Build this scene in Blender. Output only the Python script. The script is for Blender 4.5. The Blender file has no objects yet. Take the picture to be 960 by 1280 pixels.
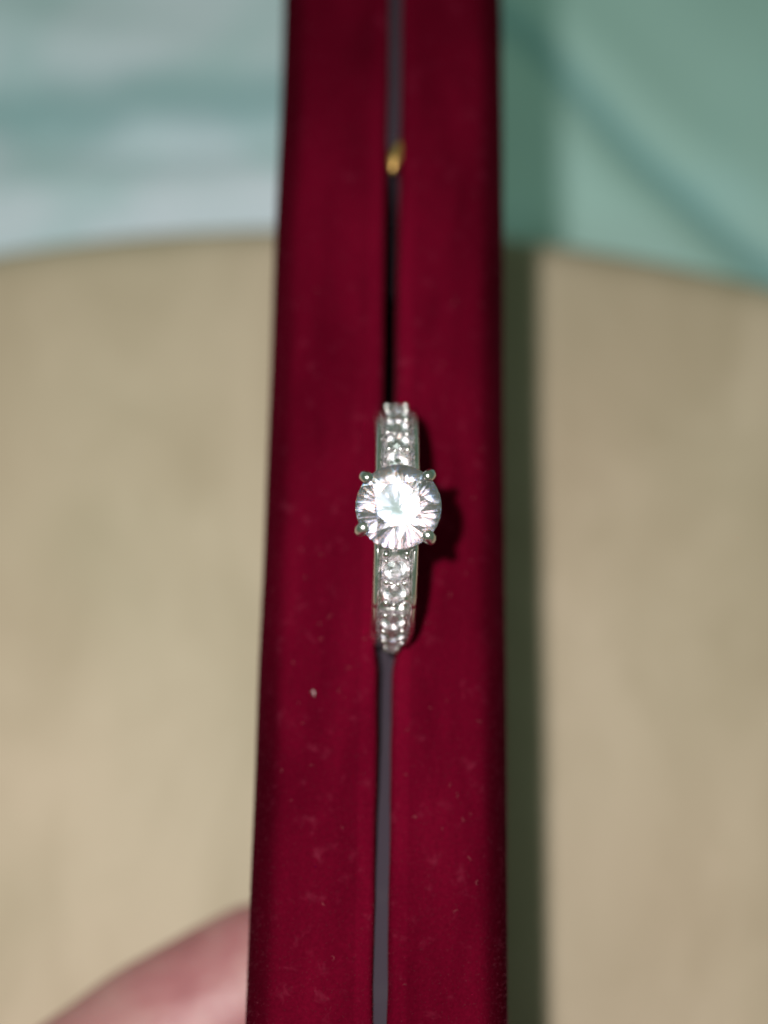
import bpy, bmesh, math, random
from mathutils import Vector, Matrix, noise

random.seed(7)
MM = 0.001
R_ = math.radians
scene = bpy.context.scene
col = scene.collection

# ------------------------------------------------------------------ camera
HB = 41.0                       # height of the box (its velvet top edge), mm
TILT = R_(15.4)
DIST = 125.0
look = Vector((0, math.sin(TILT), -math.cos(TILT)))
upv = Vector((0, math.cos(TILT), math.sin(TILT)))
cam_pos = Vector((0, 0, HB)) - look * DIST          # mm
cd = bpy.data.cameras.new('camera')
cd.sensor_width = 36.0
cd.lens = 52.0
cd.clip_start = 0.005
cd.clip_end = 10.0
cd.dof.use_dof = True
cd.dof.focus_distance = 0.1125
cd.dof.aperture_fstop = 8.2
cam = bpy.data.objects.new('camera', cd)
cam.location = cam_pos * MM
cam.rotation_euler = (TILT, 0, 0)
col.objects.link(cam)
scene.camera = cam

# ------------------------------------------------------------------ room light (dim, greenish) and the phone's flash
world = bpy.data.worlds.new('World')
scene.world = world
world.use_nodes = True
bgn = world.node_tree.nodes['Background']
bgn.inputs[0].default_value = (0.092, 0.144, 0.096, 1)
bgn.inputs[1].default_value = 1.0

fl = bpy.data.lights.new('flash', 'SPOT')
fl.spot_size = R_(105)
fl.spot_blend = 1.0
fl.energy = 1.06
fl.color = (1.0, 0.95, 0.90)
fl.shadow_soft_size = 0.0027
flo = bpy.data.objects.new('flash', fl)
flo.location = (cam_pos + Vector((-15, 0, 0)) + upv * 12.0) * MM
flo.rotation_euler = (Vector((-8, -26, 10)) * MM - flo.location).to_track_quat('-Z', 'Y').to_euler()
col.objects.link(flo)

# added greenish fill lamp, unseen: long strip overhead, running off to the left
rl = bpy.data.lights.new('green_fill', 'AREA')
rl.shape = 'RECTANGLE'
rl.size = 1.3
rl.size_y = 0.14
rl.energy = 3.2
rl.color = (0.78, 1.0, 0.88)
rlo = bpy.data.objects.new('green_fill', rl)
rlo.location = (-0.54, 0.075, 1.22)
rlo.rotation_euler = (0, 0, 0)
col.objects.link(rlo)

vs = scene.view_settings
scene.display_settings.display_device = 'sRGB'
vs.view_transform = 'Standard'
vs.look = 'None'
vs.exposure = 0.0
vs.gamma = 1.0
vs.use_curve_mapping = False
scene.cycles.max_bounces = 24
scene.cycles.transmission_bounces = 20
scene.cycles.glossy_bounces = 12
scene.cycles.sample_clamp_indirect = 12.0
scene.cycles.blur_glossy = 0.0

# ------------------------------------------------------------------ helpers
def link_mesh(name, verts, faces, mat=None, parent=None, smooth=True, scale=MM):
    me = bpy.data.meshes.new(name)
    me.from_pydata([tuple(Vector(v) * scale) for v in verts], [], faces)
    me.validate()
    bm = bmesh.new(); bm.from_mesh(me)
    bmesh.ops.recalc_face_normals(bm, faces=bm.faces)
    bm.to_mesh(me); bm.free()
    if smooth:
        me.polygons.foreach_set('use_smooth', [True] * len(me.polygons))
    if mat: me.materials.append(mat)
    o = bpy.data.objects.new(name, me)
    col.objects.link(o)
    if parent: o.parent = parent
    return o

def share(name, me, parent=None):
    o = bpy.data.objects.new(name, me)
    col.objects.link(o)
    if parent: o.parent = parent
    return o

def tag(o, label, cat, group=None, kind=None):
    o['label'] = label
    o['category'] = cat
    if group: o['group'] = group
    if kind: o['kind'] = kind
    return o

def empty(name, loc):
    o = bpy.data.objects.new(name, None)
    o.empty_display_size = 0.005
    o.location = Vector(loc) * MM
    col.objects.link(o)
    return o

def tube(pts, radii, seg=10, cap=True):
    """a tapered tube with rounded ends along pts (mm)"""
    pts = [Vector(p) for p in pts]
    V, F = [], []
    n = len(pts)
    rings = []
    prev = None
    for i, p in enumerate(pts):
        t = (pts[min(i + 1, n - 1)] - pts[max(i - 1, 0)]).normalized()
        if prev is None:
            a = t.orthogonal().normalized()
        else:
            a = (prev - t * prev.dot(t)).normalized()
        prev = a
        b = t.cross(a)
        rings.append((p, t, a, b, radii[i]))
    lst = []
    if cap:
        p, t, a, b, r = rings[0]
        for k in (80, 55, 28):
            lst.append((p - t * r * math.sin(R_(k)), a, b, r * math.cos(R_(k))))
    for p, t, a, b, r in rings: lst.append((p, a, b, r))
    if cap:
        p, t, a, b, r = rings[-1]
        for k in (28, 55, 80):
            lst.append((p + t * r * math.sin(R_(k)), a, b, r * math.cos(R_(k))))
    for p, a, b, r in lst:
        for s in range(seg):
            th = 2 * math.pi * s / seg
            V.append(p + a * (r * math.cos(th)) + b * (r * math.sin(th)))
    for i in range(len(lst) - 1):
        for s in range(seg):
            F.append((i * seg + s, i * seg + (s + 1) % seg, (i + 1) * seg + (s + 1) % seg, (i + 1) * seg + s))
    F.append(tuple(range(seg))[::-1])
    F.append(tuple((len(lst) - 1) * seg + s for s in range(seg)))
    return V, F

def ball(c, r, seg=12, rings=8, sc=(1, 1, 1)):
    c = Vector(c)
    V = [c + Vector((0, 0, r * sc[2]))]
    for i in range(1, rings):
        ph = math.pi * i / rings
        for s in range(seg):
            th = 2 * math.pi * s / seg
            V.append(c + Vector((r * sc[0] * math.sin(ph) * math.cos(th), r * sc[1] * math.sin(ph) * math.sin(th), r * sc[2] * math.cos(ph))))
    V.append(c - Vector((0, 0, r * sc[2])))
    F = []
    for s in range(seg): F.append((0, 1 + s, 1 + (s + 1) % seg))
    for i in range(rings - 2):
        for s in range(seg):
            F.append((1 + i * seg + s, 1 + (i + 1) * seg + s, 1 + (i + 1) * seg + (s + 1) % seg, 1 + i * seg + (s + 1) % seg))
    L = len(V) - 1
    for s in range(seg): F.append((L, 1 + (rings - 2) * seg + (s + 1) % seg, 1 + (rings - 2) * seg + s))
    return V, F

def merge(parts):
    V, F = [], []
    for v, f in parts:
        o = len(V)
        V += list(v)
        F += [tuple(i + o for i in q) for q in f]
    return V, F

def smooth01(a, b, x):
    t = max(0.0, min(1.0, (x - a) / (b - a)))
    return t * t * (3 - 2 * t)

# ------------------------------------------------------------------ materials
def new_mat(name):
    m = bpy.data.materials.new(name)
    m.use_nodes = True
    nt = m.node_tree
    return m, nt, nt.nodes['Principled BSDF']

def N(nt, typ, **kw):
    n = nt.nodes.new(typ)
    for k, v in kw.items(): setattr(n, k, v)
    return n

def noise_node(nt, vec, scale, detail=4, rough=0.55, dist=0.0):
    n = N(nt, 'ShaderNodeTexNoise')
    n.inputs['Scale'].default_value = scale
    n.inputs['Detail'].default_value = detail
    n.inputs['Roughness'].default_value = rough
    n.inputs['Distortion'].default_value = dist
    nt.links.new(vec, n.inputs['Vector'])
    return n.outputs['Fac']

def ramp(nt, fac, stops):
    r = N(nt, 'ShaderNodeValToRGB')
    while len(r.color_ramp.elements) < len(stops): r.color_ramp.elements.new(0.5)
    for e, (p, c) in zip(r.color_ramp.elements, stops):
        e.position = p
        e.color = c if len(c) == 4 else (*c, 1)
    nt.links.new(fac, r.inputs[0])
    return r.outputs[0]

def mixc(nt, fac, a, b):
    m = N(nt, 'ShaderNodeMix', data_type='RGBA')
    for sock, v in ((m.inputs[0], fac), (m.inputs[6], a), (m.inputs[7], b)):
        if isinstance(v, (int, float)): sock.default_value = v
        elif isinstance(v, tuple): sock.default_value = (*v, 1)
        else: nt.links.new(v, sock)
    return m.outputs[2]

def mathn(nt, op, a, b=None, c=None, clamp=False):
    m = N(nt, 'ShaderNodeMath', operation=op)
    m.use_clamp = clamp
    for i, v in enumerate((a, b, c)):
        if v is None: continue
        if isinstance(v, (int, float)): m.inputs[i].default_value = v
        else: nt.links.new(v, m.inputs[i])
    return m.outputs[0]

def maprange(nt, v, a, b, c=0.0, d=1.0):
    m = N(nt, 'ShaderNodeMapRange', interpolation_type='SMOOTHSTEP')
    nt.links.new(v, m.inputs[0])
    for i, x in enumerate((a, b, c, d)): m.inputs[1 + i].default_value = x
    return m.outputs[0]

def bump(nt, h, strength, dist, bsdf):
    b = N(nt, 'ShaderNodeBump')
    b.inputs['Strength'].default_value = strength
    b.inputs['Distance'].default_value = dist
    nt.links.new(h, b.inputs['Height'])
    nt.links.new(b.outputs[0], bsdf.inputs['Normal'])

def mat_velvet():
    m, nt, p = new_mat('burgundy_velvet')
    tc = N(nt, 'ShaderNodeTexCoord')
    obj = tc.outputs['Object']
    # nap: broad brushed patches and fine pile grain
    mp = N(nt, 'ShaderNodeMapping')
    mp.inputs['Scale'].default_value = (2.2, 0.5, 1.0)
    nt.links.new(obj, mp.inputs['Vector'])
    big = noise_node(nt, mp.outputs[0], 120, 3, 0.5, 0.3)
    fine = noise_node(nt, obj, 3800, 3, 0.7)
    mid = noise_node(nt, obj, 650, 4, 0.65, 0.4)
    base = ramp(nt, big, [(0.25, (0.050, 0.0006, 0.0056)), (0.75, (0.088, 0.0014, 0.0100))])
    grain = mathn(nt, 'MULTIPLY_ADD', fine, 0.9, 0.55)
    hs = N(nt, 'ShaderNodeHueSaturation')
    nt.links.new(base, hs.inputs['Color']); nt.links.new(grain, hs.inputs['Value'])
    # velvet colour darker on the rolled outer edges, by surface normal
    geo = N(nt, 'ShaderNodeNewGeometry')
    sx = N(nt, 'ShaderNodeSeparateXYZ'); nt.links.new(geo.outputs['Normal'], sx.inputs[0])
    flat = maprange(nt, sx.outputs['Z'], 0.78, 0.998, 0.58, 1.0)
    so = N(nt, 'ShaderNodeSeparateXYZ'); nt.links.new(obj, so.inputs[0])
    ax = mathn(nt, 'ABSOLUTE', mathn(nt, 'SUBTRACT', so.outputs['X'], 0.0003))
    flat = mathn(nt, 'MAXIMUM', flat, maprange(nt, ax, 0.0018, 0.0030, 1.2, 0.0))  # brighter along the seam lips: caught light painted into the colour
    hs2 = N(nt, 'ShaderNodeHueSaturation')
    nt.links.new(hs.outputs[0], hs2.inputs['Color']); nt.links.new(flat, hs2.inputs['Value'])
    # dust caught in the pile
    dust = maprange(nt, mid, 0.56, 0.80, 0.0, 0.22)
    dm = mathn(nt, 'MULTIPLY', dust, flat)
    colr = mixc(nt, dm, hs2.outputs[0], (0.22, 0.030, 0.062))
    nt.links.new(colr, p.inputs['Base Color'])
    p.inputs['Roughness'].default_value = 0.95
    p.inputs['Specular IOR Level'].default_value = 0.0
    p.inputs['Sheen Weight'].default_value = 0.012
    p.inputs['Sheen Roughness'].default_value = 0.35
    p.inputs['Sheen Tint'].default_value = (0.9, 0.12, 0.2, 1)
    h = mathn(nt, 'MULTIPLY_ADD', mid, 1.2, fine)
    bump(nt, h, 0.6, 0.00016, p)
    return m

def mat_simple(name, c, rough, metallic=0.0, nscale=0, var=0.15, bstr=0.0):
    m, nt, p = new_mat(name)
    p.inputs['Roughness'].default_value = rough
    p.inputs['Metallic'].default_value = metallic
    if nscale:
        tc = N(nt, 'ShaderNodeTexCoord')
        f = noise_node(nt, tc.outputs['Object'], nscale, 4)
        lo = tuple(x * (1 - var) for x in c); hi = tuple(min(1, x * (1 + var)) for x in c)
        nt.links.new(ramp(nt, f, [(0.3, lo), (0.7, hi)]), p.inputs['Base Color'])
        rr = maprange(nt, f, 0.3, 0.7, rough * 0.75, min(1.0, rough * 1.3))
        nt.links.new(rr, p.inputs['Roughness'])
        if bstr: bump(nt, f, bstr, 0.0001, p)
    else:
        p.inputs['Base Color'].default_value = (*c, 1)
    return m

def mat_gem(name, ior=2.16, spread=0.022, rough=0.0, tint=(0.985, 0.945, 0.990)):
    """clear stone with fire: red, green and blue each refract at their own index"""
    m = bpy.data.materials.new(name); m.use_nodes = True
    nt = m.node_tree; nt.nodes.clear()
    out = N(nt, 'ShaderNodeOutputMaterial')
    acc = None
    for k, c in enumerate(((1, 0, 0), (0, 1, 0), (0, 0, 1))):
        g = N(nt, 'ShaderNodeBsdfGlass')
        g.distribution = 'GGX'
        g.inputs['Color'].default_value = (c[0] * tint[0], c[1] * tint[1], c[2] * tint[2], 1)
        g.inputs['IOR'].default_value = ior + spread * (k - 1)
        g.inputs['Roughness'].default_value = rough
        if acc is None: acc = g.outputs[0]
        else:
            a = N(nt, 'ShaderNodeAddShader')
            nt.links.new(acc, a.inputs[0]); nt.links.new(g.outputs[0], a.inputs[1])
            acc = a.outputs[0]
    nt.links.new(acc, out.inputs['Surface'])
    return m

def mat_board():
    m, nt, p = new_mat('beige_board')
    tc = N(nt, 'ShaderNodeTexCoord')
    mp = N(nt, 'ShaderNodeMapping')
    mp.inputs['Scale'].default_value = (1.0, 0.6, 1.0)
    mp.inputs['Rotation'].default_value = (0, 0, 0.5)
    nt.links.new(tc.outputs['Object'], mp.inputs['Vector'])
    a = noise_node(nt, mp.outputs[0], 60, 4, 0.55, 0.6)
    b = noise_node(nt, mp.outputs[0], 420, 3, 0.6)
    c = noise_node(nt, tc.outputs['Object'], 17, 2, 0.5)
    c1 = ramp(nt, a, [(0.34, (0.320, 0.262, 0.180)), (0.66, (0.505, 0.420, 0.322))])
    c2 = ramp(nt, c, [(0.35, (0.405, 0.345, 0.252)), (0.65, (0.460, 0.342, 0.260))])
    cc = mixc(nt, 0.5, c1, c2)
    c3 = mixc(nt, mathn(nt, 'MULTIPLY', b, 0.25), cc, (0.36, 0.29, 0.19))
    nt.links.new(c3, p.inputs['Base Color'])
    p.inputs['Roughness'].default_value = 0.55
    p.inputs['Specular IOR Level'].default_value = 0.25
    bump(nt, b, 0.15, 0.0003, p)
    return m

def mat_cloth():
    m, nt, p = new_mat('teal_cloth')
    tc = N(nt, 'ShaderNodeTexCoord')
    obj = tc.outputs['Object']
    sx = N(nt, 'ShaderNodeSeparateXYZ'); nt.links.new(obj, sx.inputs[0])
    wob = noise_node(nt, obj, 26, 3, 0.5, 0.5)
    wb = mathn(nt, 'MULTIPLY_ADD', wob, 0.030, -0.015)
    x2 = mathn(nt, 'ADD', sx.outputs['X'], wb)
    y2 = mathn(nt, 'ADD', sx.outputs['Y'], mathn(nt, 'MULTIPLY', wb, 0.6))
    # dyed cloth: pale blue field running into teal on one side
    right = maprange(nt, x2, -0.012, 0.016)
    c = mixc(nt, right, (0.72, 0.78, 0.90), (0.42, 0.61, 0.59))
    blot = maprange(nt, noise_node(nt, obj, 42, 3, 0.5, 0.8), 0.45, 0.72, 0.0, 0.5)
    c = mixc(nt, blot, c, (0.40, 0.62, 0.65))
    # a fold valley crossing each side, its shade painted into the colour
    def fold_shade(d, half, soft, amount, colr, prev):
        ad = mathn(nt, 'ABSOLUTE', d)
        f = maprange(nt, ad, half, half + soft, amount, 0.0)
        return mixc(nt, f, prev, colr)
    # right fold valley from (29,89) to (57,59) mm
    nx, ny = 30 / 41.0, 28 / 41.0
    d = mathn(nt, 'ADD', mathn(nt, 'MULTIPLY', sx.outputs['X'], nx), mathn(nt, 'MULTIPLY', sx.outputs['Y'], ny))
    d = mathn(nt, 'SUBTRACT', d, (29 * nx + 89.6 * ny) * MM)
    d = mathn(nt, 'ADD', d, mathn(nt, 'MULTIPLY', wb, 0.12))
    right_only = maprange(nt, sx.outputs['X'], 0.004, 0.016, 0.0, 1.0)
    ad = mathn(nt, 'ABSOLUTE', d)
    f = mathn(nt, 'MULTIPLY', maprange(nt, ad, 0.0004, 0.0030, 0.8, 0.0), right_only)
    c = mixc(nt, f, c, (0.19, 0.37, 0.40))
    d2 = mathn(nt, 'SUBTRACT', y2, 0.0875)
    ad2 = mathn(nt, 'ABSOLUTE', d2)
    f2 = mathn(nt, 'MULTIPLY', maprange(nt, ad2, 0.001, 0.006, 0.85, 0.0), mathn(nt, 'SUBTRACT', 1.0, right))
    c = mixc(nt, f2, c, (0.31, 0.48, 0.52))
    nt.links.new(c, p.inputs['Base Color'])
    p.inputs['Roughness'].default_value = 0.9
    p.inputs['Specular IOR Level'].default_value = 0.15
    p.inputs['Sheen Weight'].default_value = 0.1
    wv = noise_node(nt, obj, 1500, 2, 0.6)
    bump(nt, wv, 0.3, 0.0003, p)
    return m

def mat_skin():
    m, nt, p = new_mat('skin')
    tc = N(nt, 'ShaderNodeTexCoord')
    obj = tc.outputs['Object']
    a = noise_node(nt, obj, 130, 4, 0.6, 0.6)
    b = noise_node(nt, obj, 900, 4, 0.6)
    c1 = ramp(nt, a, [(0.32, (0.285, 0.100, 0.112)), (0.5, (0.345, 0.140, 0.152)), (0.7, (0.385, 0.20, 0.198))])
    c2 = mixc(nt, mathn(nt, 'MULTIPLY', b, 0.3), c1, (0.26, 0.085, 0.09))
    nt.links.new(c2, p.inputs['Base Color'])
    p.inputs['Roughness'].default_value = 0.5
    p.inputs['Subsurface Weight'].default_value = 0.25
    p.inputs['Subsurface Radius'].default_value = (0.0025, 0.001, 0.0006)
    p.inputs['Subsurface Scale'].default_value = 1.0
    bump(nt, b, 0.3, 0.0003, p)
    return m

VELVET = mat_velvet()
SILVER = mat_simple('polished_silver', (0.82, 0.78, 0.79), 0.24, 1.0, 900, 0.10, 0.06)
BRASS = mat_simple('worn_brass', (0.58, 0.36, 0.13), 0.45, 1.0, 1500, 0.2)
RIM = mat_simple('grey_metal_rim', (0.034, 0.026, 0.036), 0.8, 0.0, 300, 0.05, 0.0)
RIM.node_tree.nodes['Principled BSDF'].inputs['Specular IOR Level'].default_value = 0.05
LINING = mat_simple('black_lining', (0.010, 0.010, 0.011), 0.9, 0.0, 800, 0.3)
GEM = mat_gem('clear_stone', 2.17, 0.026, 0.115)
GEM2 = mat_gem('clear_accent_stone', 2.17, 0.016, 0.20, (0.988, 0.980, 0.996))
BOARD = mat_board()
CLOTH = mat_cloth()
SKIN = mat_skin()
NAIL = mat_simple('finger_nail', (0.62, 0.38, 0.35), 0.3, 0.0, 300, 0.06)
LINTM = mat_simple('pink_lint', (0.20, 0.035, 0.05), 0.9, 0.0, 900, 0.3)
LINTW = mat_simple('white_lint', (0.75, 0.70, 0.70), 0.9, 0.0, 900, 0.1)

# ------------------------------------------------------------------ setting: cloth below, round board on it
BC = Vector((-9.5, 48.8 - 205.0))       # board centre, mm
BR = 205.0
def cloth_z(x, y):
    d = math.hypot(x - BC.x, y - BC.y) - BR
    out = smooth01(-4, 10, d)
    z = -37.2
    f = 0.0
    # long soft folds
    f += 3.4 * math.exp(-((y - 98 + 0.16 * (x + 40) - 4 * math.sin(x * 0.05)) / 7.0) ** 2) * (1 - smooth01(-8, 10, x))
    f -= 2.6 * math.exp(-((y - 86 + 0.10 * (x + 40) - 5 * math.sin(x * 0.06 + 1)) / 4.0) ** 2) * (1 - smooth01(-8, 10, x))
    f += 2.6 * math.exp(-((y - 74 - 0.05 * x) / 5.0) ** 2) * (1 - smooth01(-8, 10, x))
    u = (x - 29) * 30 / 41 + (y - 89.6) * 28 / 41
    f += (-3.0 * math.exp(-(u / 3.0) ** 2) + 0.8 * math.exp(-((u - 7) / 5.0) ** 2) + 1.8 * math.exp(-((u + 8) / 5.5) ** 2)) * smooth01(0, 14, x)
    f += 5.0 * noise.noise(Vector((x * 0.018, y * 0.018, 3.1))) + 1.6 * noise.noise(Vector((x * 0.06, y * 0.05, 9.0)))
    return z + out * f - 2.0 * out
xs = [-380 + 20 * i for i in range(14)] + [-100 + 2 * i for i in range(101)] + [120 + 20 * i for i in range(15)]
ys = [-600 + 40 * i for i in range(15)] + [0 + 2 * i for i in range(81)] + [180 + 20 * i for i in range(13)]
V = [(x, y, cloth_z(x, y)) for y in ys for x in xs]
nx_ = len(xs)
F = [(j * nx_ + i, j * nx_ + i + 1, (j + 1) * nx_ + i + 1, (j + 1) * nx_ + i) for j in range(len(ys) - 1) for i in range(nx_ - 1)]
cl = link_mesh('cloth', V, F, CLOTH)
sm = cl.modifiers.new('thickness', 'SOLIDIFY'); sm.thickness = 0.0008; sm.offset = -1
tag(cl, 'pale blue and teal cloth with soft folds lying beyond the beige board', 'cloth')

prof = []
for k in range(0, 10):
    a = R_(90 * k / 9)
    prof.append((BR - 6 + 6 * math.sin(a), -6 + 6 * math.cos(a)))
prof += [(BR, -30)]
for k in range(1, 7):
    a = R_(90 * k / 6)
    prof.append((BR - 6 + 6 * math.cos(a), -30 - 6 * math.sin(a)))
SEG = 360
V, F = [], []
for r, z in prof:
    for s in range(SEG):
        th = 2 * math.pi * s / SEG
        V.append((r * math.cos(th), r * math.sin(th), z + 36))
for i in range(len(prof) - 1):
    for s in range(SEG):
        F.append((i * SEG + s, i * SEG + (s + 1) % SEG, (i + 1) * SEG + (s + 1) % SEG, (i + 1) * SEG + s))
F.append(tuple(range(SEG)))
F.append(tuple((len(prof) - 1) * SEG + s for s in range(SEG))[::-1])
bd = link_mesh('round_board', V, F, BOARD)
bd.location = (BC.x * MM, BC.y * MM, -36 * MM)
for poly in bd.data.polygons:
    if len(poly.vertices) > 4: poly.use_smooth = False
tag(bd, 'smooth beige round board under the velvet box, its curved edge against the cloth', 'board')

# ------------------------------------------------------------------ jewellery box standing on its hinge edge
Y0, Y1 = -82.0, 66.0
YAW = R_(-0.88)
box = empty('jewellery_box', (0, 0, 0))
box.rotation_euler = (0, 0, YAW)
tag(box, 'closed burgundy velvet jewellery box held on edge, a grey seam between its halves', 'jewellery box')

def half_profile(xo, xi, r_out, r_in):
    """closed XZ outline of one half, outer wall at xo, inner lip at xi; returned with the inner flag"""
    s = 1 if xi > xo else -1
    P = []
    zb = 0.25
    # bottom outer corner
    for k in range(0, 5):
        a = R_(90 * k / 4)
        P.append((xo + s * (2 - 2 * math.sin(a)), zb + 2 - 2 * math.cos(a), 0))
    for z in (8, 14, 20, 26, 31, 35): P.append((xo, z, 0))
    ro = r_out
    for k in range(0, 11):
        a = R_(90 * k / 10)
        P.append((xo + s * ro * (1 - math.cos(a)), HB - ro * 1.15 * (1 - math.sin(a)), 0))
    xa = xo + s * ro; xb = xi - s * r_in
    for k in range(1, 12):
        t = k / 12
        bul = 0.16 * math.sin(math.pi * t)
        P.append((xa + (xb - xa) * t, HB + bul, 0))
    for k in range(0, 9):
        a = R_(90 * k / 8)
        P.append((xi - s * r_in * (1 - math.sin(a)), HB - r_in * 1.2 * (1 - math.cos(a)), math.sin(a)))
    P.append((xi, HB - 2.6, 1)); P.append((xi, HB - 3.6, 1))
    P.append((xi - s * 0.9, HB - 4.2, 1)); P.append((xi - s * 0.9, HB - 14, 0.5))
    P.append((xi - s * 0.9, 12, 0)); P.append((xi - s * 0.25, 10, 0)); P.append((xi - s * 0.25, zb, 0))
    return P

def build_half(name, xo, xi, r_out, r_in, seed):
    s = 1 if xi > xo else -1
    P = half_profile(xo, xi, r_out, r_in)
    ysl = []
    for k in range(7):
        a = R_(90 * k / 6); ysl.append((Y0 + 2.2 * (1 - math.sin(a)), 2.2 * (1 - math.cos(a))))
    ysl = ysl[::-1]
    ysl = [(Y0 + 2.2 * (1 - math.sin(R_(90 * k / 6))), 2.2 * (1 - math.sin(R_(90 * (6 - k) / 6)))) for k in range(6, -1, -1)]
    n = 210
    mid = [(Y0 + 2.2 + (Y1 - Y0 - 4.4) * i / n, 0.0) for i in range(1, n)]
    end = [(Y0 + Y1 - y, ins) for y, ins in ysl[::-1]]
    ysl = ysl + mid + end
    cx, cz = (xo + xi) / 2, HB / 2
    V, F = [], []
    m = len(P)
    for y, ins in ysl:
        for x, z, inner in P:
            px, pz = x, z
            if ins:
                px = cx + (x - cx) * max(0.0, 1 - ins / abs(xo - xi) * 2)
                pz = cz + (z - cz) * (1 - ins / HB * 2)
            w = 0.10 * noise.noise(Vector((y * 0.10, z * 0.08, seed))) + 0.05 * noise.noise(Vector((y * 0.45, x * 0.3, seed + 5)))
            if z > 20:
                pz += w * 0.9
                px += 0.10 * noise.noise(Vector((y * 0.07, seed + 9, z * 0.02)))
            if inner:
                px += 0.06 * noise.noise(Vector((y * 0.3, seed + 2, 0))) * inner
                g = math.exp(-((abs(y + 1.9) - 9.4) / 1.3) ** 2)
                px -= s * 0.45 * g * inner * (1.0 if s < 0 else 0.75)
            V.append((px, y, pz))
    ns = len(ysl)
    for i in range(ns - 1):
        for k in range(m):
            F.append((i * m + k, i * m + (k + 1) % m, (i + 1) * m + (k + 1) % m, (i + 1) * m + k))
    F.append(tuple(range(m))[::-1])
    F.append(tuple((ns - 1) * m + k for k in range(m)))
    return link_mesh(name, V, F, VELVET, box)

base = build_half('base', -10.40, -0.27, 3.6, 0.55, 1.3)
lid = build_half('lid', 10.48, 0.84, 3.5, 0.80, 8.7)
lid['label'] = 'right half of the velvet box'
base['label'] = 'left half of the velvet box'

def strip(name, mat, y0, y1, zfun, x0, x1, thick, n=40):
    V, F = [], []
    for i in range(n + 1):
        y = y0 + (y1 - y0) * i / n
        z = zfun(y)
        xm = (x0 + x1) / 2; hw = (x1 - x0) / 2
        for x, dz in ((xm - hw, -thick), (xm - hw, -0.12), (xm - hw * 0.8, 0), (xm + hw * 0.8, 0), (xm + hw, -0.12), (xm + hw, -thick)):
            V.append((x, y, z + dz))
    for i in range(n):
        for k in range(6):
            F.append((i * 6 + k, i * 6 + (k + 1) % 6, (i + 1) * 6 + (k + 1) % 6, (i + 1) * 6 + k))
    F.append((5, 4, 3, 2, 1, 0)); F.append(tuple(n * 6 + k for k in range(6)))
    return link_mesh(name, V, F, mat, box, smooth=False)

# grey metal lip of the inner tray, seen down the seam on either side of the ring
strip('rim', RIM, 24.0, Y1 - 1.5, lambda y: HB - 1.3 - 9.0 * (1 - smooth01(31, 36, y)), -0.95, 1.5, 1.6)
strip('rim', RIM, Y0 + 1.5, -10.6, lambda y: HB - 0.9 - 3.2 * smooth01(-38, -8, y), -0.95, 1.5, 1.6)
strip('lining', LINING, Y0 + 3, Y1 - 3, lambda y: 14.0, -1.2, 1.75, 1.0, 4)
strip('hinge', BRASS, Y0 + 12, Y1 - 12, lambda y: 9.5, -0.60, 1.15, 8.0, 4)

# brass catch showing in the seam
V, F = [], []
sec = [(-1.7, 0.10, -0.05), (-1.1, 0.40, 0.05), (-0.2, 0.62, 0.22), (0.4, 0.62, 0.35), (1.2, 0.36, 0.52), (1.9, 0.10, 0.62)]
for y, hw, xo in sec:
    for k in range(10):
        a = 2 * math.pi * k / 10
        V.append((0.30 + xo + hw * math.cos(a), 33.6 + y, HB - 0.45 + 0.42 * hw * 2 * math.sin(a)))
for i in range(len(sec) - 1):
    for k in range(10):
        F.append((i * 10 + k, i * 10 + (k + 1) % 10, (i + 1) * 10 + (k + 1) % 10, (i + 1) * 10 + k))
F.append(tuple(range(10))[::-1]); F.append(tuple((len(sec) - 1) * 10 + k for k in range(10)))
link_mesh('clasp', V, F, BRASS, box)

# loose pile standing off the velvet, too fine to count
PILE = mat_simple('burgundy_pile', (0.085, 0.003, 0.013), 0.95, 0.0, 400, 0.3)
rngp = random.Random(3)
for half in (base, lid):
    me = half.data
    V, F = [], []
    cand = [p for p in me.polygons if p.center.z > 0.031 and p.normal.z > -0.3 and -0.05 < p.center.y < 0.06]
    for p in cand:
        area = p.area * 1e6
        k = area * 14
        k = int(k) + (1 if rngp.random() < k - int(k) else 0)
        vs_ = [me.vertices[i].co / MM for i in p.vertices]
        if len(vs_) != 4: continue
        nrm = p.normal
        for _ in range(k):
            a, b = rngp.random(), rngp.random()
            q = vs_[0].lerp(vs_[1], a).lerp(vs_[3].lerp(vs_[2], a), b)
            dr = (nrm + Vector((rngp.uniform(-.9, .9), rngp.uniform(-.9, .9), rngp.uniform(-.6, .6)))).normalized()
            sd = dr.orthogonal().normalized()
            sd = Matrix.Rotation(rngp.uniform(0, 6.28), 3, dr) @ sd
            L = rngp.uniform(0.08, 0.20); w = rngp.uniform(0.012, 0.022)
            i0 = len(V)
            V += [q - sd * w, q + sd * w, q + dr * L]
            F.append((i0, i0 + 1, i0 + 2))
    o = link_mesh('pile', V, F, PILE, half, smooth=False)
    o['kind'] = 'stuff'

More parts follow.
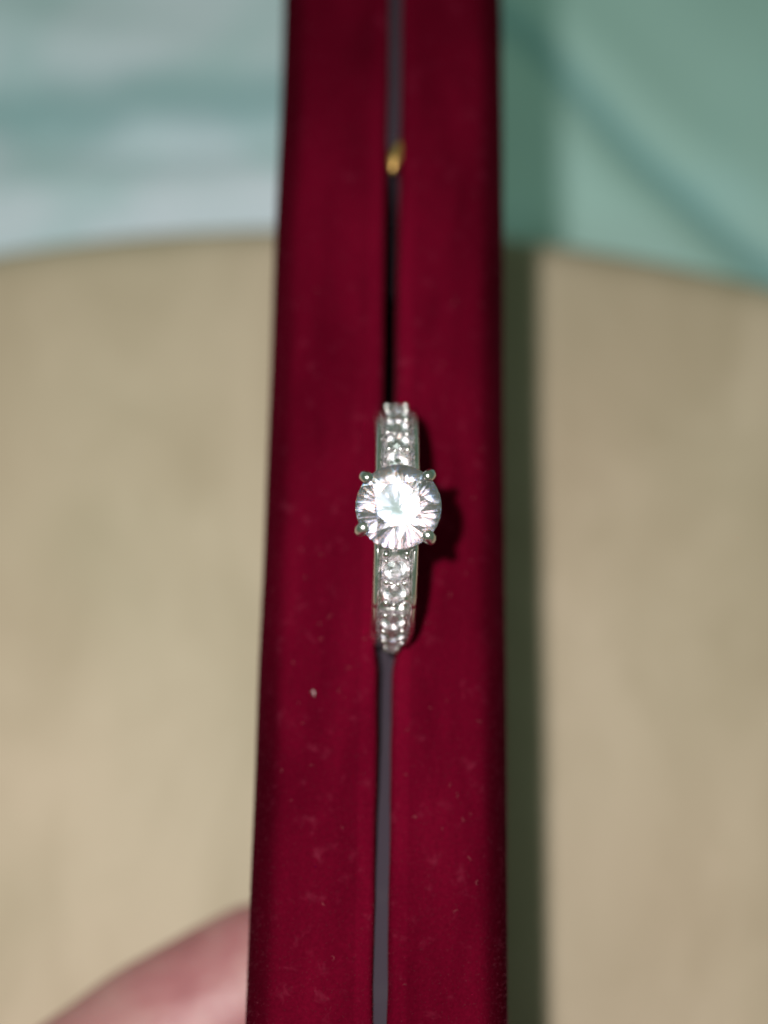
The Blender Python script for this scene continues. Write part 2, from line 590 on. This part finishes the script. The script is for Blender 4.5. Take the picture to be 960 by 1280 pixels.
# lint caught in the pile
def lint_fibre(x, y, L, r, rng):
    a = rng.uniform(0, 6.28); cv = rng.uniform(-2.5, 2.5)
    pts = []
    n = 5
    for i in range(n):
        t = i / (n - 1) - 0.5
        aa = a + cv * t
        pts.append((x + L * t * math.cos(aa), y + L * t * math.sin(aa), HB + 0.24 + 0.10 * math.sin(3.1 * (t + 0.5)) + rng.uniform(-0.03, 0.03)))
    return tube(pts, [r * 0.6] + [r] * (n - 2) + [r * 0.6], 5)
rng = random.Random(11)
parts = []
for k in range(60):
    left = rng.random() < 0.42
    x = rng.uniform(-8.4, -1.4) if left else rng.uniform(1.9, 8.6)
    y = rng.uniform(-46, 56) if rng.random() < 0.35 else rng.uniform(-46, 4)
    parts.append(lint_fibre(x, y, rng.uniform(0.15, 0.55), rng.uniform(0.010, 0.024), rng))
V, F = merge(parts)
o = link_mesh('lint', V, F, LINTM, box); o['kind'] = 'stuff'
V, F = tube([(-5.72, -15.38, HB + .2), (-5.52, -15.28, HB + .27), (-5.43, -15.45, HB + .28), (-5.50, -15.72, HB + .2)], [0.012, 0.028, 0.028, 0.012], 6)
o = link_mesh('lint_fibre', V, F, LINTW, box)
o['label'] = 'bright white curl of lint on the left half'

# ------------------------------------------------------------------ ring
RO = 10.4
e2 = None
LEAN = R_(6.4); SIDE = R_(1.6)
Mring = Matrix.Rotation(SIDE, 4, 'Y') @ Matrix.Rotation(LEAN, 4, 'X') @ Matrix.Rotation(YAW, 4, 'Z')
Cw = cam_pos + Vector((1, 0, 0)) * 0.73 - upv * 1.6 + look * 123.5
upr = (Mring.to_3x3() @ Vector((0, 0, 1))).normalized()
ring = empty('ring', Cw - upr * RO)
ring.rotation_euler = Mring.to_euler()
tag(ring, 'silver solitaire ring with a round clear stone, stuck upright in the box seam', 'ring')
def pol(t, r, x=0.0):
    return Vector((x, -math.sin(t) * r, RO + math.cos(t) * r))

def band_sec(t):
    d = abs(math.degrees(t))
    w = 3.45 - 0.9 * smooth01(72, 112, d) - 1.2 * smooth01(100, 170, d)
    ro = RO - 0.95 * (1 - smooth01(9, 17, d)) - (0.34 * smooth01(42.6, 45.2, d) if t > 0 else 0)
    ri = 8.75 + 0.25 * smooth01(90, 160, d)
    ch = 0.50 * smooth01(13, 18, d) * (1 - smooth01(86, 94, d))
    ch += 0.75 * math.exp(-((d - 46.2) / 1.7) ** 2) if t > 0 else 0
    hw = w / 2
    rail = 0.60 + 0.12 * smooth01(50, 80, d)
    out = [(-hw + .30, ri), (-hw + .06, ri + .2), (-hw, ri + .5)]
    # half-round rails
    for k in range(9):
        a = R_(-10 + 150 * k / 8)
        out.append((-hw + rail * 0.5 - rail * 0.5 * math.cos(a), ro - 0.62 + 0.62 * math.sin(a)))
    f = hw - rail - 0.12
    out += [(-f, ro - max(ch, 0.12)), (-f * 0.5, ro - max(ch, 0.10))]
    sec = out + [(0, ro - max(ch, 0.08))] + [(-x, r) for x, r in out[::-1]]
    dome = 0.12 + 0.75 * smooth01(52, 92, d)          # the shank rounds over towards its lower half
    return [(x, r - dome * (x / hw) ** 2 * smooth01(ri + 0.2, ro - 0.3, r)) for x, r in sec]
NS = 300
V, F = [], []
for i in range(NS):
    t = 2 * math.pi * i / NS - math.pi
    P = band_sec(t)
    for x, r in P: V.append(pol(t, r, x))
m = len(P)
for i in range(NS):
    j = (i + 1) % NS
    for k in range(m):
        F.append((i * m + k, i * m + (k + 1) % m, j * m + (k + 1) % m, j * m + k))
link_mesh('band', V, F, SILVER, ring)

def brilliant(R, table=0.55, crown=0.30, pav=0.86, girdle=0.03, rm=0.78, rl=0.24, pn=8):
    V, F = [], []
    def add(v): V.append(Vector(v) * R); return len(V) - 1
    def P(r, deg, z): return (r * math.cos(R_(deg)), r * math.sin(R_(deg)), z)
    T = [add(P(table, 45 * k, crown)) for k in range(8)]
    zm = crown * (1 - rm * math.cos(R_(22.5))) / (1 - table)
    Mi = [add(P(rm, 45 * k + 22.5, zm)) for k in range(8)]
    G = [add(P(1, 11.25 * k, girdle / 2)) for k in range(32)]
    H = [add(P(1, 11.25 * k, -girdle / 2)) for k in range(32)]
    st = 360 / pn
    zl = -pav * (1 - rl * math.cos(R_(st / 2)))
    L = [add(P(rl, st * k + st / 2, zl)) for k in range(pn)]
    C = add((0, 0, -pav))
    F.append(tuple(T))
    for k in range(8):
        n = (k + 1) % 8
        F.append((T[k], T[n], Mi[k]))
        F.append((T[k], Mi[k], G[4 * k], Mi[k - 1]))
        for q in range(4):
            F.append((Mi[k], G[4 * k + q], G[(4 * k + q + 1) % 32]))
    g = 32 // pn
    for k in range(pn):
        for q in range(g):
            F.append((L[k], H[g * k + q], H[(g * k + q + 1) % 32]))
        F.append((C, L[k - 1], H[g * k], L[k]))
    for k in range(32):
        n = (k + 1) % 32
        F.append((G[k], G[n], H[n], H[k]))
    return V, F

PN = 16
HG = 12.75                       # girdle height above the ring's centre
V, F = brilliant(3.24, 0.53, 0.31, 0.86, 0.03, 0.78, 0.24, PN)
o = link_mesh('centre_stone', V, F, GEM, ring, smooth=False)
o.location = Vector((0, 0, RO + HG)) * MM
o.rotation_euler = (-0.06, -0.045, 0.5)
o['label'] = 'large round faceted clear stone'

# setting: base cup, gallery rail and four claws
def torus(c, R, r, seg=40, s2=8, sz=1.0):
    V, F = [], []
    for i in range(seg):
        a = 2 * math.pi * i / seg
        for k in range(s2):
            b = 2 * math.pi * k / s2
            V.append((c[0] + (R + r * math.cos(b)) * math.cos(a), c[1] + (R + r * math.cos(b)) * math.sin(a), c[2] + r * sz * math.sin(b)))
    for i in range(seg):
        for k in range(s2):
            F.append((i * s2 + k, ((i + 1) % seg) * s2 + k, ((i + 1) % seg) * s2 + (k + 1) % s2, i * s2 + (k + 1) % s2))
    return V, F
V, F = merge([torus((0, 0, RO + HG - 1.55), 2.15, 0.30), torus((0, 0, RO + 9.75), 1.25, 0.42, 32, 8, 0.8)])
link_mesh('gallery', V, F, SILVER, ring)
for k, (dx, dy) in enumerate(((-41, 35), (38, 40), (-42, -28), (39, -39))):
    a = math.atan2(dy, dx)
    c, s = math.cos(a), math.sin(a)
    pts = []; rad = []
    for r, h, rr in ((1.15, 9.6, .36), (1.7, 10.3, .38), (2.45, 11.3, .40), (3.15, 12.2, .43), (3.42, 12.75, .44), (3.36, 13.15, .45), (3.15, 13.38, .46)):
        pts.append((r * c, r * s, RO + h)); rad.append(rr)
    V, F = tube(pts, rad, 12)
    link_mesh('claw', V, F, SILVER, ring)

# accent stones down both shoulders, held by small beads
Va, Fa = brilliant(0.90, 0.55, 0.33, 0.84)
acc = bpy.data.meshes.new('accent_stone')
acc.from_pydata([tuple(Vector(v) * MM) for v in Va], [], Fa)
bm = bmesh.new(); bm.from_mesh(acc); bmesh.ops.recalc_face_normals(bm, faces=bm.faces); bm.to_mesh(acc); bm.free()
acc.materials.append(GEM2)
Vb, Fb = ball((0, 0, 0), 0.25, 10, 7)
bead = bpy.data.meshes.new('bead')
bead.from_pydata([tuple(Vector(v) * MM) for v in Vb], [], Fb)
bead.polygons.foreach_set('use_smooth', [True] * len(bead.polygons))
bead.materials.append(SILVER)
rng = random.Random(5)
for sgn in (1, -1):
    if sgn > 0:
        angs = (25.2, 36.0, 53.5, 63.8, 74.1, 83.6)
        bangs = (17.0, 20.2, 30.6, 40.6, 49.0, 58.6, 69.0, 79.0, 88.0)
    else:
        angs = (23.5, 34.2, 44.9, 55.4, 65.8, 76.0)
        bangs = (28.8, 39.5, 50.1, 60.6, 70.9)
    for d in angs:
        drop = 0.34 if d > 45 and sgn > 0 else 0.0
        t = R_(d * sgn)
        o = share('accent_stone', acc, ring)
        o.location = pol(t, RO + 0.02 - drop + rng.uniform(-.04, .04), rng.uniform(-.04, .04)) * MM
        o.rotation_euler = (Matrix.Rotation(t, 3, 'X') @ Matrix.Rotation(rng.uniform(-.12, .12), 3, 'Y') @ Matrix.Rotation(rng.uniform(-.12, .12), 3, 'X') @ Matrix.Rotation(rng.uniform(0, 6), 3, 'Z')).to_euler()
        if d > 80: o.scale = (0.85,) * 3
        if d > 70:                                        # the last stones sit deeper as the shank narrows
            o.scale = (0.82,) * 3 if sgn > 0 else (0.72,) * 3
            o.location = pol(t, RO - (0.45 if sgn > 0 else 0.30)) * MM
    for d in bangs:
        drop = 0.34 if d > 45 and sgn > 0 else 0.0
        for x in ((-0.72, 0.72, 0.0) if d in (40.6, 49.0, 88.0) else (-0.74, -0.26, 0.26, 0.74) if d in (30.6, 28.8, 39.5) else (-0.74, 0.74)):
            if d > 78: x *= 0.62
            t = R_((d + rng.uniform(-.9, .9)) * sgn)
            o = share('bead', bead, ring)
            o.location = pol(t, RO + 0.10 - drop - 0.22 * smooth01(68, 84, d) + rng.uniform(-.05, .05), x + rng.uniform(-.06, .06)) * MM
            q = rng.uniform(0.75, 1.2) * (0.75 if abs(x) < 0.5 else 1); o.scale = (q, q * rng.uniform(.9, 1.15), q)

# ------------------------------------------------------------------ hand pinching the near end of the box
XL = -10.75; XR = 10.85
def digit(pts, radii):
    out = []
    n = len(pts)
    for i in range(n - 1):
        a, b = Vector(pts[i]), Vector(pts[i + 1])
        L = (b - a).length
        k = max(2, int(L / 1.6))
        for j in range(k + (1 if i == n - 2 else 0)):
            t = j / k
            out.append(ball(a.lerp(b, t), radii[i] + (radii[i + 1] - radii[i]) * t, 14, 9))
    return out
blobs = []
# thumb: bows out and comes back in to press the left wall
THUMB = [(-4, -122, 44), (-24, -100, 34), (-42, -73, 25), (-38, -60, 16), (-30.2, -52.6, 14.5), (-20.2, -44.8, 13), (-11.8, -39.6, 12.5)]
blobs += digit(THUMB, [15, 13.5, 10.5, 9.6, 9.4, 9.0, 8.4])
INDEX = [(22, -104, 58), (35, -78, 56), (34, -64, 40), (26.5, -58, 27), (17.8, -55.5, 19)]
blobs += digit(INDEX, [10.5, 9.2, 8.6, 8.0, 7.0])
MIDDLE = [(34, -112, 58), (50, -86, 53), (47, -74, 34), (35, -71.5, 22), (18.2, -71, 17)]
blobs += digit(MIDDLE, [10.5, 9.3, 8.7, 8.0, 7.1])
RINGF = [(44, -121, 54), (60, -97, 46), (55, -88, 28), (44, -87, 18), (31, -89, 14)]
blobs += digit(RINGF, [10, 8.8, 8.2, 7.6, 6.8])
PINKY = [(51, -132, 47), (64, -112, 37), (60, -104, 22), (51, -102, 14), (41, -103, 11)]
blobs += digit(PINKY, [9, 7.8, 7.2, 6.6, 5.9])
# palm, wrist, forearm
for a, b, ra, rb in (((22, -104, 55), (30, -170, 52), 12, 15), ((34, -112, 55), (38, -170, 52), 12, 15), ((44, -121, 50), (46, -170, 50), 12, 14),
                     ((50, -132, 44), (50, -170, 47), 11, 14), ((-4, -122, 44), (28, -172, 49), 15, 15), ((10, -112, 48), (34, -165, 50), 13, 16),
                     ((32, -170, 51), (50, -280, 66), 17, 26), ((46, -170, 50), (66, -280, 62), 16, 26)):
    blobs += digit([a, b], [ra, rb])
# flatten the pads where they meet the walls
blobs2 = []
for v, f in blobs:
    blobs2.append((v, f))
V, F = merge(blobs2)
hand = link_mesh('hand', V, F, SKIN)
rm_ = hand.modifiers.new('skin', 'REMESH'); rm_.mode = 'VOXEL'; rm_.voxel_size = 0.0011; rm_.use_smooth_shade = True
s_ = hand.modifiers.new('smooth', 'SMOOTH'); s_.factor = 0.6; s_.iterations = 10
dg = bpy.context.evaluated_depsgraph_get()
me = bpy.data.meshes.new_from_object(hand.evaluated_get(dg))
hand.modifiers.clear()
old = hand.data
hand.data = me
bpy.data.meshes.remove(old)
for v in me.vertices:
    x, y, z = v.co / MM
    if y > -84 and z < 42:
        if -14 < x < 0 and x > XL: x = XL
        if 0 <= x < XR: x = XR
    if z < 0.3: z = 0.3
    v.co = Vector((x, y, z)) * MM
me.polygons.foreach_set('use_smooth', [True] * len(me.polygons))
tag(hand, 'bare hand with its blurred thumb pressing the lower left side of the box', 'hand')

def nail(tip, back, up, w, L):
    tip, back = Vector(tip), Vector(back)
    t = (tip - back).normalized(); up = Vector(up); up = (up - t * up.dot(t)).normalized(); s = t.cross(up)
    V, F = [], []
    nu, nv = 7, 7
    for lay in (0, 0.45):
        for i in range(nu):
            for j in range(nv):
                u = i / (nu - 1); v = j / (nv - 1) * 2 - 1
                wid = w * (0.8 + 0.2 * math.sin(math.pi * min(1, u * 1.2)))
                V.append(tip + t * (u - 0.85) * L + s * v * wid + up * (lay - 0.32 * w * v * v - 0.06 * L * u * u))
    o = nu * nv
    for i in range(nu - 1):
        for j in range(nv - 1):
            a = i * nv + j
            F.append((o + a, o + a + 1, o + a + nv + 1, o + a + nv)); F.append((a, a + nv, a + nv + 1, a + 1))
    for i in range(nu - 1):
        for j in (0, nv - 1):
            a = i * nv + j; F.append((a, a + nv, o + a + nv, o + a))
    for j in range(nv - 1):
        for i in (0, nu - 1):
            a = i * nv + j; F.append((a, a + 1, o + a + 1, o + a))
    return V, F
for P, up, w, L, r in ((THUMB, (-0.55, 0.75, 0.1), 6.0, 12, 7.9), (INDEX, (0.6, 0.2, -0.8), 4.8, 9.5, 7.0), (MIDDLE, (0.3, 0, -0.9), 4.8, 9.5, 7.1), (RINGF, (0.2, 0, -0.9), 4.5, 9, 6.8), (PINKY, (0.2, 0, -0.9), 4.0, 8, 5.9)):
    tip, back = Vector(P[-1]), Vector(P[-2])
    t = (tip - back).normalized(); u = Vector(up); u = (u - t * u.dot(t)).normalized()
    if P is THUMB: continue
    V, F = nail(tip + u * (r - 0.55), back + u * (r - 0.55), u, w, L)
    link_mesh('fingernail', V, F, NAIL, hand)
